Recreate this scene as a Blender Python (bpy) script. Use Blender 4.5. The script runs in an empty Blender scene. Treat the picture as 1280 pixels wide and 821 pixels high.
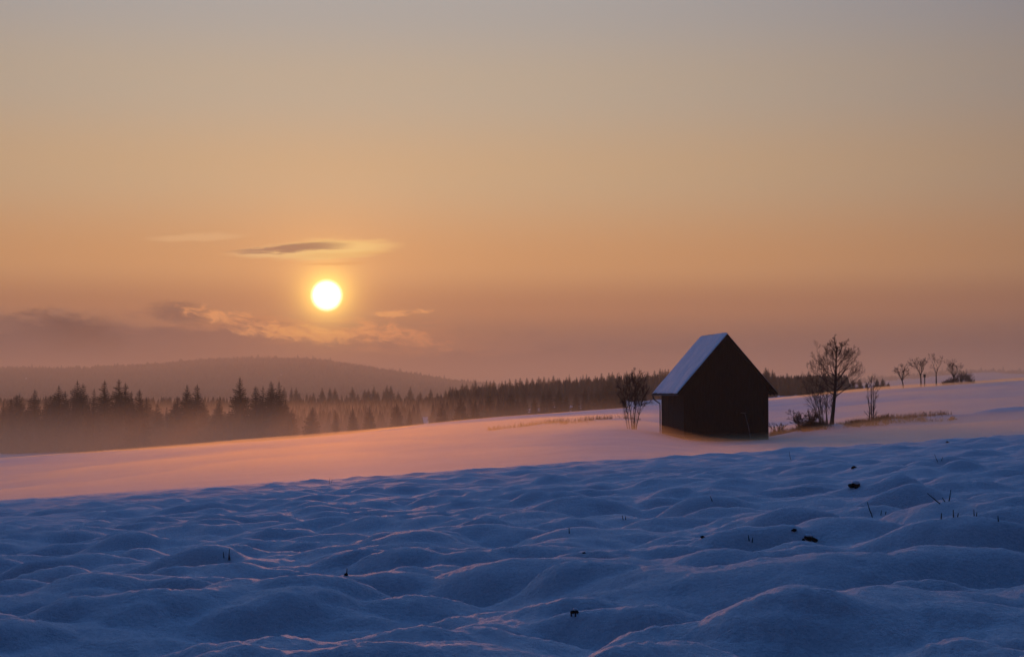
import bpy, math, random
import numpy as np
from mathutils import Vector, Matrix

random.seed(7)
R = math.radians
SC = bpy.context.scene
COL = SC.collection

# ------------------------------------------------------------------ camera
F = 2000.0                 # focal length in pixels of a 1280 wide picture
HZ = 490.0                 # picture row of the horizon
cam_d = bpy.data.cameras.new("camera")
cam_d.sensor_width = 36.0
cam_d.lens = 36.0 * F / 1280.0
cam_d.clip_start = 0.1
cam_d.clip_end = 30000.0
cam = bpy.data.objects.new("camera", cam_d)
COL.objects.link(cam)
cam.location = (0, 0, 0)
cam.rotation_euler = (R(90) + math.atan((HZ - 410.5) / F), 0, 0)
SC.camera = cam

# ------------------------------------------------------------------ sun direction
SUN_AZ, SUN_EL = math.atan((408 - 640) / F), math.atan((HZ - 370) / F)
SUN = Vector((math.sin(SUN_AZ) * math.cos(SUN_EL), math.cos(SUN_AZ) * math.cos(SUN_EL), math.sin(SUN_EL)))

# ------------------------------------------------------------------ exposure, view
SC.view_settings.view_transform = 'Standard'
SC.view_settings.look = 'None'
SC.view_settings.gamma = 1.0
SC.view_settings.exposure = 0.0
SC.view_settings.use_curve_mapping = False
SC.render.engine = 'CYCLES'
cy = SC.cycles
cy.max_bounces = 6
cy.diffuse_bounces = 3
cy.glossy_bounces = 2
cy.volume_bounces = 1
cy.transparent_max_bounces = 8
cy.use_denoising = True
cy.use_adaptive_sampling = True
cy.adaptive_threshold = 0.015
cy.sample_clamp_indirect = 4.0


def lin(r, g, b):
    def f(c):
        c /= 255.0
        return c / 12.92 if c <= 0.04045 else ((c + 0.055) / 1.055) ** 2.4
    return (f(r), f(g), f(b), 1.0)


# ------------------------------------------------------------------ node helpers
class NT:
    def __init__(self, tree):
        self.t = tree

    def node(self, kind, **kw):
        n = self.t.nodes.new(kind)
        for k, v in kw.items():
            setattr(n, k, v)
        return n

    def put(self, sock, v):
        if hasattr(v, 'is_linked') or isinstance(v, bpy.types.NodeSocket):
            self.t.links.new(v, sock)
        else:
            sock.default_value = v

    def m(self, op, a, b=None, c=None, clamp=False):
        n = self.node('ShaderNodeMath', operation=op, use_clamp=clamp)
        for i, v in enumerate((a, b, c)):
            if v is not None:
                self.put(n.inputs[i], v)
        return n.outputs[0]

    def smooth(self, x, lo, hi, a=0.0, b=1.0):
        n = self.node('ShaderNodeMapRange', interpolation_type='SMOOTHSTEP', clamp=True)
        self.put(n.inputs[0], x)
        for i, v in ((1, lo), (2, hi), (3, a), (4, b)):
            self.put(n.inputs[i], v)
        return n.outputs[0]

    def mix(self, fac, a, b, blend='MIX'):
        n = self.node('ShaderNodeMix', data_type='RGBA', blend_type=blend)
        n.clamp_factor = False
        self.put(n.inputs[0], fac)
        self.put(n.inputs[6], a)
        self.put(n.inputs[7], b)
        return n.outputs[2]

    def ramp(self, x, stops, interp='EASE'):
        n = self.node('ShaderNodeValToRGB')
        cr = n.color_ramp
        cr.interpolation = interp
        while len(cr.elements) < len(stops):
            cr.elements.new(1.0)
        for e, (p, c) in zip(cr.elements, stops):
            e.position = p
        for e, (p, c) in zip(cr.elements, stops):
            e.color = c
        self.put(n.inputs[0], x)
        return n.outputs[0]

    def vec(self, x, y, z=0.0):
        n = self.node('ShaderNodeCombineXYZ')
        for i, v in enumerate((x, y, z)):
            self.put(n.inputs[i], v)
        return n.outputs[0]

    def noise(self, v, scale=1.0, detail=4.0, rough=0.55, distort=0.0):
        n = self.node('ShaderNodeTexNoise')
        if v is not None:
            self.put(n.inputs['Vector'], v)
        n.inputs['Scale'].default_value = scale
        n.inputs['Detail'].default_value = detail
        n.inputs['Roughness'].default_value = rough
        n.inputs['Distortion'].default_value = distort
        return n.outputs[0]


# ------------------------------------------------------------------ sky
SUN_STRENGTH = 0.92
SUN_COLOR = (1.0, 0.32, 0.09)
world = bpy.data.worlds.new("World")
SC.world = world
world.use_nodes = True
wt = world.node_tree
wt.nodes.clear()
W = NT(wt)
tc = W.node('ShaderNodeTexCoord')
nrm = W.node('ShaderNodeVectorMath', operation='NORMALIZE')
wt.links.new(tc.outputs['Generated'], nrm.inputs[0])
sep = W.node('ShaderNodeSeparateXYZ')
wt.links.new(nrm.outputs[0], sep.inputs[0])
dx, dy, dz = sep.outputs
DEG = 57.29578
el = W.m('MULTIPLY', W.m('ARCSINE', dz), DEG)
az = W.m('MULTIPLY', W.m('ARCTAN2', dx, dy), DEG)
dot = W.node('ShaderNodeVectorMath', operation='DOT_PRODUCT')
wt.links.new(nrm.outputs[0], dot.inputs[0])
dot.inputs[1].default_value = SUN
th = W.m('MULTIPLY', W.m('ARCCOSINE', W.m('MINIMUM', dot.outputs['Value'], 1.0)), DEG)

# dusty evening air: colour by height above the horizon on the sunward side
low = W.ramp(W.m('DIVIDE', el, 30.0), [
    (0.00, lin(96, 76, 74)),
    (0.050, lin(108, 82, 76)),
    (0.10, lin(188, 130, 88)),
    (0.15, lin(220, 162, 107)),
    (0.257, lin(210, 176, 136)),
    (0.36, lin(196, 178, 154)),
    (0.46, lin(182, 176, 168)),
    (1.00, lin(90, 112, 150))])
away = W.mix(W.smooth(th, 1.0, 52.0), (1, 1, 1, 1), (0.12, 0.16, 0.36, 1))
low = W.mix(1.0, low, away, 'MULTIPLY')
low = W.mix(1.0, low, W.mix(W.smooth(th, 38.0, 110.0), (1, 1, 1, 1), (0.22, 0.26, 0.36, 1)), 'MULTIPLY')
# the clear dome above and behind: Nishita
sky = W.node('ShaderNodeTexSky', sky_type='NISHITA')
sky.sun_disc = False
sky.sun_elevation = SUN_EL
sky.sun_rotation = SUN_AZ % (2 * math.pi)
sky.altitude = 600
sky.air_density = 1.0
sky.dust_density = 1.5
sky.ozone_density = 3.0
dome = W.mix(1.0, sky.outputs[0], (0.265, 0.345, 0.465, 1), 'MULTIPLY')
dome = W.mix(1.0, dome, W.mix(W.smooth(th, 50.0, 128.0), (1, 1, 1, 1), (0.05, 0.07, 0.11, 1)), 'MULTIPLY')   # the eastern sky has gone dark
base = W.mix(W.smooth(el, 13.0, 34.0), low, dome)

# aureole round the sun
g1 = W.m('MULTIPLY', W.m('POWER', 2.71828, W.m('DIVIDE', th, -0.42)), 4.6)
g2 = W.m('MULTIPLY', W.m('POWER', 2.71828, W.m('DIVIDE', th, -2.4)), 0.50)
glow = W.mix(1.0, W.mix(1.0, W.vec(g1, g1, g1), (1.0, 0.68, 0.10, 1), 'MULTIPLY'),
             W.mix(1.0, W.vec(g2, g2, g2), (1.0, 0.42, 0.10, 1), 'MULTIPLY'), 'ADD')

# clouds, given by direction (degrees)
pos = W.vec(az, el, 0.0)
fine = W.noise(W.vec(W.m('MULTIPLY', az, 0.9), W.m('MULTIPLY', el, 2.6)), 1.0, 6.0, 0.6, 0.4)
fine2 = W.noise(W.vec(W.m('MULTIPLY', az, 0.35), W.m('MULTIPLY', el, 1.5), 3.7), 1.0, 5.0, 0.55, 0.3)
fine3 = W.noise(W.vec(W.m('ADD', W.m('MULTIPLY', az, 1.5), W.m('MULTIPLY', el, 1.0)), W.m('MULTIPLY', el, 3.6), 1.3), 1.0, 7.0, 0.62, 0.6)
fc3 = W.m('SUBTRACT', fine3, 0.5)
fc = W.m('SUBTRACT', fine, 0.5)
fc2 = W.m('SUBTRACT', fine2, 0.5)
near = W.m('POWER', 2.71828, W.m('DIVIDE', th, -5.0))


def lens(a0, e0, wa, we, tilt, nz=0.5):
    a = W.m('SUBTRACT', az, a0)
    e = W.m('SUBTRACT', W.m('SUBTRACT', el, e0), W.m('MULTIPLY', a, tilt))
    e = W.m('ADD', e, W.m('MULTIPLY', fc, nz * we))
    q = W.m('ADD', W.m('POWER', W.m('ABSOLUTE', W.m('DIVIDE', a, wa)), 2.0), W.m('POWER', W.m('ABSOLUTE', W.m('DIVIDE', e, we)), 2.0))
    return W.m('SUBTRACT', 1.0, q), e, a


c = base
# cloud bank low in the west
edge = W.ramp(W.m('DIVIDE', W.m('ADD', az, 20.0), 40.0), [
    (0.0, (0.60,) * 3 + (1,)), (0.20, (0.62,) * 3 + (1,)), (0.27, (0.68,) * 3 + (1,)), (0.34, (0.52,) * 3 + (1,)),
    (0.43, (0.52,) * 3 + (1,)), (0.47, (0.50,) * 3 + (1,)), (0.60, (0.52,) * 3 + (1,)), (1.0, (0.40,) * 3 + (1,))], 'B_SPLINE')
edge = W.m('MULTIPLY', edge, 4.6)
dens = W.m('ADD', W.m('SUBTRACT', edge, el), W.m('ADD', W.m('MULTIPLY', fc, 1.1), W.m('MULTIPLY', fc2, 2.0)))
bank = W.m('MULTIPLY', W.smooth(dens, -0.15, 0.9), W.smooth(az, 14.0, -3.0, 0.0, 1.0))
bank_dark = W.mix(near, lin(54, 60, 72), lin(140, 90, 74))
bank_rim = W.mix(W.smooth(th, 9.0, 2.0), lin(140, 106, 92), lin(226, 140, 78))
bank_col = W.mix(W.smooth(dens, 0.1, 1.0), bank_rim, bank_dark)
c = W.mix(W.m('MULTIPLY', bank, 1.0), c, bank_col)
# grey knot in the bank at far left and another beneath the sun's left
for (a0, e0, wa, we, col, st) in ((-15.3, 2.05, 1.9, 0.70, lin(20, 27, 40), 1.0), (-11.6, 2.75, 1.3, 0.42, lin(88, 68, 68), 0.9),
                                  (-17.8, 2.2, 2.0, 0.5, lin(60, 58, 66), 0.7)):
    q, e, a = lens(a0, e0, wa, we, -0.12, 1.2)
    q = W.m('ADD', q, W.m('MULTIPLY', fc3, 2.2))
    c = W.mix(W.m('MULTIPLY', W.smooth(q, -0.5, 1.2), st), c, col)
# lit billows between the knots and the sun
for (a0, e0, wa, we, tl, col, st) in ((-9.6, 2.45, 2.2, 0.30, -0.22, lin(255, 170, 100), 0.95), (-7.2, 2.05, 1.6, 0.30, -0.1, lin(255, 170, 88), 0.95),
                                      (-4.8, 2.15, 1.2, 0.34, 0.0, lin(250, 160, 92), 0.9), (-3.4, 1.85, 1.0, 0.30, -0.2, lin(240, 152, 92), 0.9),
                                      (-3.95, 2.82, 0.95, 0.10, 0.06, lin(252, 172, 100), 0.95), (-6.0, 2.55, 1.6, 0.10, 0.0, lin(236, 150, 80), 0.4)):
    q, e, a = lens(a0, e0, wa, we, tl, 1.2)
    q = W.m('ADD', q, W.m('MULTIPLY', fc3, 8.0))
    c = W.mix(W.m('MULTIPLY', W.smooth(q, -0.7, 1.9), st), c, col)
c = W.mix(1.0, c, glow, 'ADD')
# the long lens cloud above the sun
a_ = W.m('SUBTRACT', az, -7.3)
e_ = W.m('SUBTRACT', W.m('SUBTRACT', el, 5.03), W.m('MULTIPLY', a_, 0.058))
streak = W.noise(W.vec(W.m('MULTIPLY', az, 0.8), W.m('MULTIPLY', W.m('SUBTRACT', el, W.m('MULTIPLY', az, 0.058)), 7.0), 9.0), 1.0, 6.0, 0.6, 0.3)
sk = W.m('SUBTRACT', streak, 0.5)
e_ = W.m('ADD', e_, W.m('MULTIPLY', sk, 0.42))
we_ = W.m('ADD', 0.19, W.m('MULTIPLY', 0.22, W.smooth(a_, -3.3, 0.8)))
q = W.m('SUBTRACT', 1.0, W.m('ADD', W.m('POWER', W.m('ABSOLUTE', W.m('DIVIDE', a_, 3.3)), 2.4), W.m('POWER', W.m('ABSOLUTE', W.m('DIVIDE', e_, we_)), 2.0)))
lm = W.m('MULTIPLY', W.smooth(q, -0.3, 0.9), W.smooth(a_, -3.5, -1.9))
e2_ = W.m('DIVIDE', W.m('SUBTRACT', e_, W.m('MULTIPLY', we_, 0.30)), we_)
cq = W.m('SUBTRACT', 1.0, W.m('ADD', W.m('POWER', W.m('ABSOLUTE', W.m('DIVIDE', W.m('ADD', a_, 0.65), 2.15)), 2.0), W.m('POWER', W.m('ABSOLUTE', W.m('DIVIDE', e2_, 0.50)), 2.0)))
lc = W.mix(W.smooth(a_, -2.6, 1.2), (1.0, 0.60, 0.26, 1), (1.18, 0.74, 0.25, 1))
c = W.mix(W.m('MULTIPLY', lm, 0.9), c, lc)
c = W.mix(W.m('MULTIPLY', W.smooth(cq, -0.4, 1.0), 0.8), c, lin(156, 106, 88))
for (a0, e0, wa, we, tl, col, st) in ((-6.3, 4.56, 1.3, 0.07, 0.03, lin(248, 176, 96), 0.45), (-11.2, 5.42, 2.0, 0.17, 0.06, (0.95, 0.57, 0.27, 1), 0.42),
                                      (-6.0, 4.9, 2.0, 0.13, 0.05, lin(250, 190, 104), 0.35)):
    q, e, a = lens(a0, e0, wa, we, tl, 1.6)
    c = W.mix(W.m('MULTIPLY', W.smooth(q, -0.1, 0.9), st), c, col)
# the sun's disc
disc = W.m('MULTIPLY', W.smooth(th, 0.62, 0.20), 8.0)
c = W.mix(1.0, c, W.mix(1.0, W.vec(disc, disc, disc), (1.0, 0.9, 0.62, 1), 'MULTIPLY'), 'ADD')
bg = W.node('ShaderNodeBackground')
bg.inputs[1].default_value = 1.0
wt.links.new(c, bg.inputs[0])
wo = W.node('ShaderNodeOutputWorld')
wt.links.new(bg.outputs[0], wo.inputs[0])

sd = bpy.data.lights.new("sun", 'SUN')
sd.energy = SUN_STRENGTH
sd.color = SUN_COLOR
sd.angle = R(1.4)
so = bpy.data.objects.new("sun", sd)
COL.objects.link(so)
so.rotation_euler = SUN.to_track_quat('Z', 'Y').to_euler()
so.location = (0, 0, 60)


# ------------------------------------------------------------------ object helpers
def tag(o, label=None, cat=None, group=None, kind=None):
    for k, v in (('label', label), ('category', cat), ('group', group), ('kind', kind)):
        if v:
            o[k] = v
    return o


def empty(name, loc, rz=0.0):
    o = bpy.data.objects.new(name, None)
    COL.objects.link(o)
    o.location = loc
    o.rotation_euler = (0, 0, rz)
    o.empty_display_size = 0.2
    return o


def new_mesh(name, V, Fc, mat=None, smooth=False):
    me = bpy.data.meshes.new(name)
    me.from_pydata([tuple(v) for v in V], [], Fc)
    if mat:
        me.materials.append(mat)
    if smooth:
        me.polygons.foreach_set('use_smooth', [True] * len(me.polygons))
    me.update()
    return me


def link(name, me, parent=None, loc=(0, 0, 0)):
    o = bpy.data.objects.new(name, me)
    COL.objects.link(o)
    o.location = loc
    if parent:
        o.parent = parent
    return o


def np_mesh(name, V, quads, mat, smooth=True):
    me = bpy.data.meshes.new(name)
    me.vertices.add(len(V))
    me.vertices.foreach_set('co', np.asarray(V, dtype=np.float32).ravel())
    n = len(quads)
    me.loops.add(n * 4)
    me.loops.foreach_set('vertex_index', np.asarray(quads, dtype=np.int32).ravel())
    me.polygons.add(n)
    me.polygons.foreach_set('loop_start', np.arange(0, n * 4, 4, dtype=np.int32))
    me.polygons.foreach_set('loop_total', np.full(n, 4, dtype=np.int32))
    me.update(calc_edges=True)
    me.polygons.foreach_set('use_smooth', np.full(n, smooth))
    me.materials.append(mat)
    me.validate()
    me.update()
    return me


class MB:
    """Collects faces for one mesh."""
    def __init__(self):
        self.V, self.F = [], []

    def add(self, vs, fs):
        b = len(self.V)
        self.V += [tuple(v) for v in vs]
        self.F += [tuple(i + b for i in f) for f in fs]

    def box(self, lo, hi):
        x0, y0, z0 = lo
        x1, y1, z1 = hi
        self.add([(x0, y0, z0), (x1, y0, z0), (x1, y1, z0), (x0, y1, z0), (x0, y0, z1), (x1, y0, z1), (x1, y1, z1), (x0, y1, z1)],
                 [(0, 3, 2, 1), (4, 5, 6, 7), (0, 1, 5, 4), (1, 2, 6, 5), (2, 3, 7, 6), (3, 0, 4, 7)])

    def tube(self, pts, rad, n=5, cap=True):
        pts = [Vector(p) for p in pts]
        if not hasattr(rad, '__len__'):
            rad = [rad] * len(pts)
        rings = []
        side = None
        for i, p in enumerate(pts):
            d = (pts[min(i + 1, len(pts) - 1)] - pts[max(i - 1, 0)])
            d = d.normalized() if d.length > 1e-9 else Vector((0, 0, 1))
            if side is None:
                side = d.orthogonal().normalized()
            else:
                side = side - d * side.dot(d)
                side = side.normalized() if side.length > 1e-6 else d.orthogonal().normalized()
            up = d.cross(side)
            rings.append([p + (side * math.cos(2 * math.pi * k / n) + up * math.sin(2 * math.pi * k / n)) * rad[i] for k in range(n)])
        vs = [v for r in rings for v in r]
        fs = []
        for i in range(len(pts) - 1):
            for k in range(n):
                k2 = (k + 1) % n
                fs.append((i * n + k, i * n + k2, (i + 1) * n + k2, (i + 1) * n + k))
        if cap and n > 2:
            fs.append(tuple(reversed(range(n))))
            fs.append(tuple((len(pts) - 1) * n + k for k in range(n)))
        self.add(vs, fs)

    def mesh(self, name, mat, smooth=False):
        return new_mesh(name, self.V, self.F, mat, smooth)


# ------------------------------------------------------------------ materials
def material(name):
    m = bpy.data.materials.new(name)
    m.use_nodes = True
    t = m.node_tree
    b = t.nodes['Principled BSDF']
    return m, NT(t), b


def simple(name, c1, c2, scale, rough=0.85, bump=0.0, bscale=None, stretch=None):
    m, t, b = material(name)
    co = t.node('ShaderNodeTexCoord').outputs['Object']
    if stretch:
        mp = t.node('ShaderNodeMapping')
        mp.inputs['Scale'].default_value = stretch
        t.put(mp.inputs[0], co)
        co = mp.outputs[0]
    n = t.noise(co, scale, 5.0, 0.6)
    t.put(b.inputs['Base Color'], t.mix(t.smooth(n, 0.3, 0.7), c1 + (1,), c2 + (1,)))
    b.inputs['Roughness'].default_value = rough
    b.inputs['Specular IOR Level'].default_value = 0.2
    if bump:
        bn = t.node('ShaderNodeBump')
        bn.inputs['Strength'].default_value = bump
        bn.inputs['Distance'].default_value = 0.02
        t.put(bn.inputs['Height'], t.noise(co, bscale or scale * 3, 4.0))
        t.t.links.new(bn.outputs[0], b.inputs['Normal'])
    return m


# snow: bright, rough, with crystal grain
SNOW, t, b = material("snow")
co = t.node('ShaderNodeTexCoord').outputs['Object']
tint = t.noise(co, 0.35, 4.0)
grain = t.noise(co, 34.0, 4.0, 0.85)
t.put(b.inputs['Base Color'], t.mix(t.m('ADD', t.m('MULTIPLY', t.smooth(tint, 0.3, 0.7), 0.35), t.m('MULTIPLY', t.smooth(grain, 0.3, 0.7), 0.65)), (0.62, 0.65, 0.71, 1), (0.94, 0.95, 0.96, 1)))
b.inputs['Roughness'].default_value = 0.68
b.inputs['Specular IOR Level'].default_value = 0.30
h1 = t.noise(co, 120.0, 3.0, 0.7)
h2 = t.noise(co, 26.0, 5.0, 0.65)
h3 = t.noise(co, 5.0, 4.0, 0.6)
hh = t.m('ADD', t.m('MULTIPLY', h1, 0.012), t.m('ADD', t.m('MULTIPLY', h2, 0.030), t.m('MULTIPLY', h3, 0.035)))
bn = t.node('ShaderNodeBump')
bn.inputs['Strength'].default_value = 0.9
bn.inputs['Distance'].default_value = 1.0
t.put(bn.inputs['Height'], hh)
t.t.links.new(bn.outputs[0], b.inputs['Normal'])

ROOF_SNOW = simple("roof snow", (0.74, 0.77, 0.82), (0.84, 0.85, 0.88), 2.0, 0.7, 0.4, 8.0)
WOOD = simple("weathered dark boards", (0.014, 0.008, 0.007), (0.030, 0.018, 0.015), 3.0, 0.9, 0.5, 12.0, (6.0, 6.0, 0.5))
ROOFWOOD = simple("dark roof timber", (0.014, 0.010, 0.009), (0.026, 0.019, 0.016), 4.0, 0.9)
METAL = simple("dull zinc", (0.06, 0.055, 0.055), (0.10, 0.09, 0.09), 5.0, 0.55)
POLE = simple("pale worn wood", (0.22, 0.18, 0.15), (0.32, 0.27, 0.23), 6.0, 0.85)
BARK = simple("bark", (0.030, 0.022, 0.018), (0.065, 0.048, 0.040), 8.0, 0.95, 0.5, 30.0)
TWIG = simple("twig bark", (0.045, 0.028, 0.024), (0.075, 0.05, 0.042), 3.0, 0.95)
NEEDLE = simple("spruce needles", (0.016, 0.024, 0.016), (0.040, 0.052, 0.036), 1.2, 0.9)
FARWOOD = simple("far wood", (0.020, 0.028, 0.022), (0.045, 0.055, 0.042), 0.03, 0.95)
GRASS = simple("dead grass", (0.014, 0.011, 0.010), (0.032, 0.026, 0.022), 4.0, 0.95)
EARTH = simple("bare frozen earth", (0.016, 0.011, 0.009), (0.045, 0.033, 0.026), 14.0, 0.95, 0.8, 30.0)


def air(name, density, g, color):
    m = bpy.data.materials.new(name)
    m.use_nodes = True
    t = m.node_tree
    t.nodes.clear()
    v = t.nodes.new('ShaderNodeVolumePrincipled')
    v.inputs['Color'].default_value = color
    v.inputs['Density'].default_value = density
    v.inputs['Anisotropy'].default_value = g
    o = t.nodes.new('ShaderNodeOutputMaterial')
    t.links.new(v.outputs[0], o.inputs['Volume'])
    return m


# ------------------------------------------------------------------ terrain
def hash01(ix, iy, seed):
    h = (ix.astype(np.int64) * 374761393 + iy.astype(np.int64) * 668265263 + seed * 2147483647 + 1013904223) & 0xFFFFFFFF
    h = ((h ^ (h >> 13)) * 1274126177) & 0xFFFFFFFF
    h = ((h ^ (h >> 16)) * 2246822519) & 0xFFFFFFFF
    h = h ^ (h >> 15)
    return (h & 0xFFFFFF) / float(0x1000000)


def vnoise(x, y, seed):
    ix, iy = np.floor(x), np.floor(y)
    fx, fy = x - ix, y - iy
    ux, uy = fx * fx * fx * (fx * (fx * 6 - 15) + 10), fy * fy * fy * (fy * (fy * 6 - 15) + 10)
    a, b_ = hash01(ix, iy, seed), hash01(ix + 1, iy, seed)
    c_, d = hash01(ix, iy + 1, seed), hash01(ix + 1, iy + 1, seed)
    return (a + (b_ - a) * ux) * (1 - uy) + (c_ + (d - c_) * ux) * uy - 0.5


def fbm(x, y, seed, oct=4, gain=0.5):
    s, amp = 0.0, 1.0
    for k in range(oct):
        s = s + amp * vnoise(x * 2 ** k + k * 17.3, y * 2 ** k - k * 9.1, seed + k)
        amp *= gain
    return s


def bumps(x, y, cell, seed, keep=0.8, elong=1.5):
    """Rounded hummocks, one per cell of a jittered grid, joined softly."""
    gx, gy = x / (cell * elong), y / cell
    ix, iy = np.floor(gx), np.floor(gy)
    acc = np.zeros_like(x)
    for jx in (-1, 0, 1):
        for jy in (-1, 0, 1):
            cx, cy_ = ix + jx, iy + jy
            px = cx + 0.15 + 0.7 * hash01(cx, cy_, seed)
            py = cy_ + 0.15 + 0.7 * hash01(cx, cy_, seed + 1)
            on = hash01(cx, cy_, seed + 2)
            hgt = np.where(on < keep, 0.35 + 0.65 * hash01(cx, cy_, seed + 3), 0.0)
            rad = 0.55 + 0.42 * hash01(cx, cy_, seed + 4)
            an = (hash01(cx, cy_, seed + 5) - 0.5) * 1.5
            ddx, ddy = gx - px, gy - py
            ca, sa = np.cos(an), np.sin(an)
            a = (ddx * ca + ddy * sa) / rad
            b_ = (-ddx * sa + ddy * ca) / (rad * 0.85)
            q = np.clip(1 - (a * a + b_ * b_), 0, 1)
            acc += (hgt * q * q * (1.6 - 0.6 * q)) ** 3
    return acc ** (1 / 3.0)


FIELD_EDGE = 60.0
U_ED = [(-900, 680), (0, 622), (640, 580), (1280, 541), (2100, 500)]
U_B = [(-900, 640), (-300, 598), (0, 574), (200, 560), (400, 546), (600, 523), (770, 511), (960, 500), (1100, 487), (1280, 475), (1700, 452)]
U_M = [(-900, 660), (0, 600), (400, 568), (640, 550), (750, 537), (800, 537), (870, 549), (960, 546), (1040, 537), (1100, 532), (1280, 519), (1700, 490)]
U_BD = [(-900, 200), (0, 190), (400, 190), (600, 210), (770, 250), (960, 280), (1280, 290), (1700, 290)]
U_V = [(-900, 566), (0, 563), (300, 558), (480, 546), (600, 532), (720, 518), (900, 503), (1100, 493), (1280, 484), (1700, 470)]
U_V2 = [(-900, 516), (0, 512), (300, 514), (480, 514), (600, 505), (720, 497), (900, 488), (1100, 484), (1280, 480), (1700, 476)]
U_H = [(-900, 476), (-200, 471), (0, 464), (100, 466), (190, 464), (235, 456), (300, 453), (390, 454), (440, 459), (500, 470), (560, 480), (620, 485),
       (700, 489), (900, 489), (1000, 485), (1120, 476), (1200, 467), (1260, 466), (1400, 474), (1800, 482)]


def pw(tbl, u):
    return np.interp(u, [a for a, _ in tbl], [b_ for _, b_ in tbl])


def sm_pw(tbl, u, w=45.0):
    return sum(pw(tbl, u + w * k) for k in (-1.0, -0.5, 0, 0.5, 1.0)) / 5.0


def plane(x, y):
    return -1.43 + 0.065 * x - 0.0248 * y


def pchip(xs, ys, x):
    """Monotone cubic through columns of nodes: xs, ys (K, N), x (N,)"""
    K = xs.shape[0]
    h = np.diff(xs, axis=0)
    d = np.diff(ys, axis=0) / h
    m_ = np.zeros_like(ys)
    m_[0], m_[-1] = d[0], d[-1]
    for k in range(1, K - 1):
        s = d[k - 1] * d[k] > 0
        w1, w2 = 2 * h[k] + h[k - 1], h[k] + 2 * h[k - 1]
        with np.errstate(divide='ignore', invalid='ignore'):
            hm = (w1 + w2) / (w1 / d[k - 1] + w2 / d[k])
        m_[k] = np.where(s, hm, 0.0)
    idx = np.clip((x[None, :] >= xs).sum(axis=0) - 1, 0, K - 2)
    j = np.arange(x.shape[0])
    x0, x1, y0, y1, m0, m1 = xs[idx, j], xs[idx + 1, j], ys[idx, j], ys[idx + 1, j], m_[idx, j], m_[idx + 1, j]
    hh_ = x1 - x0
    tt = np.clip((x - x0) / hh_, 0, 1)
    return ((2 * tt ** 3 - 3 * tt ** 2 + 1) * y0 + (tt ** 3 - 2 * tt ** 2 + tt) * hh_ * m0 + (-2 * tt ** 3 + 3 * tt ** 2) * y1 + (tt ** 3 - tt ** 2) * hh_ * m1)


def base_height(x, y):
    """Large forms of the land, camera at height 0."""
    r = np.hypot(x, y)
    a = np.arctan2(x, y)
    ac = np.clip(a, -0.62, 0.62)
    u = 640 + F * np.tan(ac)
    dep = np.maximum(r * np.cos(ac), 0.01)
    ue = np.clip(u, -900, 2000)
    one = np.ones_like(u)

    def zz(tbl, dist):
        return -(sm_pw(tbl, ue) - HZ) / F * dist
    e = FIELD_EDGE
    zA = plane((ue - 640) / F * e, e * one)
    dB = sm_pw(U_BD, ue)
    zB = zz(U_B, dB)
    zM = -(sm_pw(U_M, ue, 25.0) - HZ) / F * 118.0
    zD = np.minimum(zA, 0.6 * zA + 0.4 * zM) - 0.5
    zV = zz(U_V, 450.0)
    zV2 = zz(U_V2, 950.0)
    zH = zz(U_H, 5000.0)
    drop = np.clip((zB - zV) * 0.35, 0.4, 5)
    xs = np.stack([-50 * one, e * one, 84 * one, 118 * one, dB, dB + 60, 450 * one, 950 * one, 2400 * one, 5000 * one, 5700 * one, 7500 * one, 12000 * one])
    ys = np.stack([zA + 0.0248 * 110, zA, zD, zM, zB, zB - drop, zV, zV2, zV2 * 1.0 - 8, zH, zH - 16, zH * 0 - 60, zH * 0 - 160])
    far = pchip(xs, ys, dep)
    near_ = plane(x, y)
    k = np.clip((dep - 40) / 20.0, 0, 1)
    k = k * k * (3 - 2 * k)
    k = np.where(np.abs(a) > 0.62, np.clip((r - 10) / 50, 0, 1), k)
    return near_ * (1 - k) + far * k


# hummocks that stand out in the foreground: crest pixel, width in pixels, height in metres
BIG = [(330, 778, 260, .20), (150, 745, 250, .18), (480, 748, 190, .17), (690, 738, 330, .24), (640, 672, 170, .17), (510, 690, 130, .15), (960, 748, 420, .22),
       (1235, 728, 300, .20), (1215, 690, 300, .22), (1060, 680, 240, .22), (945, 690, 170, .19), (985, 660, 150, .20), (740, 676, 210, .17), (165, 684, 110, .17),
       (60, 712, 150, .17), (20, 760, 120, .15), (1190, 655, 200, .22), (880, 640, 120, .17), (620, 800, 260, .10), (1090, 800, 500, .14), (350, 655, 110, .15),
       (830, 655, 130, .15), (1130, 630, 140, .2), (560, 730, 160, .14), (845, 720, 220, .17)]
BIGW = []
for (u, v, w, h) in BIG:
    # meet the sloping field a little below the crest
    kx, kz = (u - 640) / F, -(v + 14 - HZ) / F
    yy = -1.43 / (kz - 0.065 * kx + 0.0248)
    BIGW.append((kx * yy, yy + 0.25, w / F * yy * 0.50, h))


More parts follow.
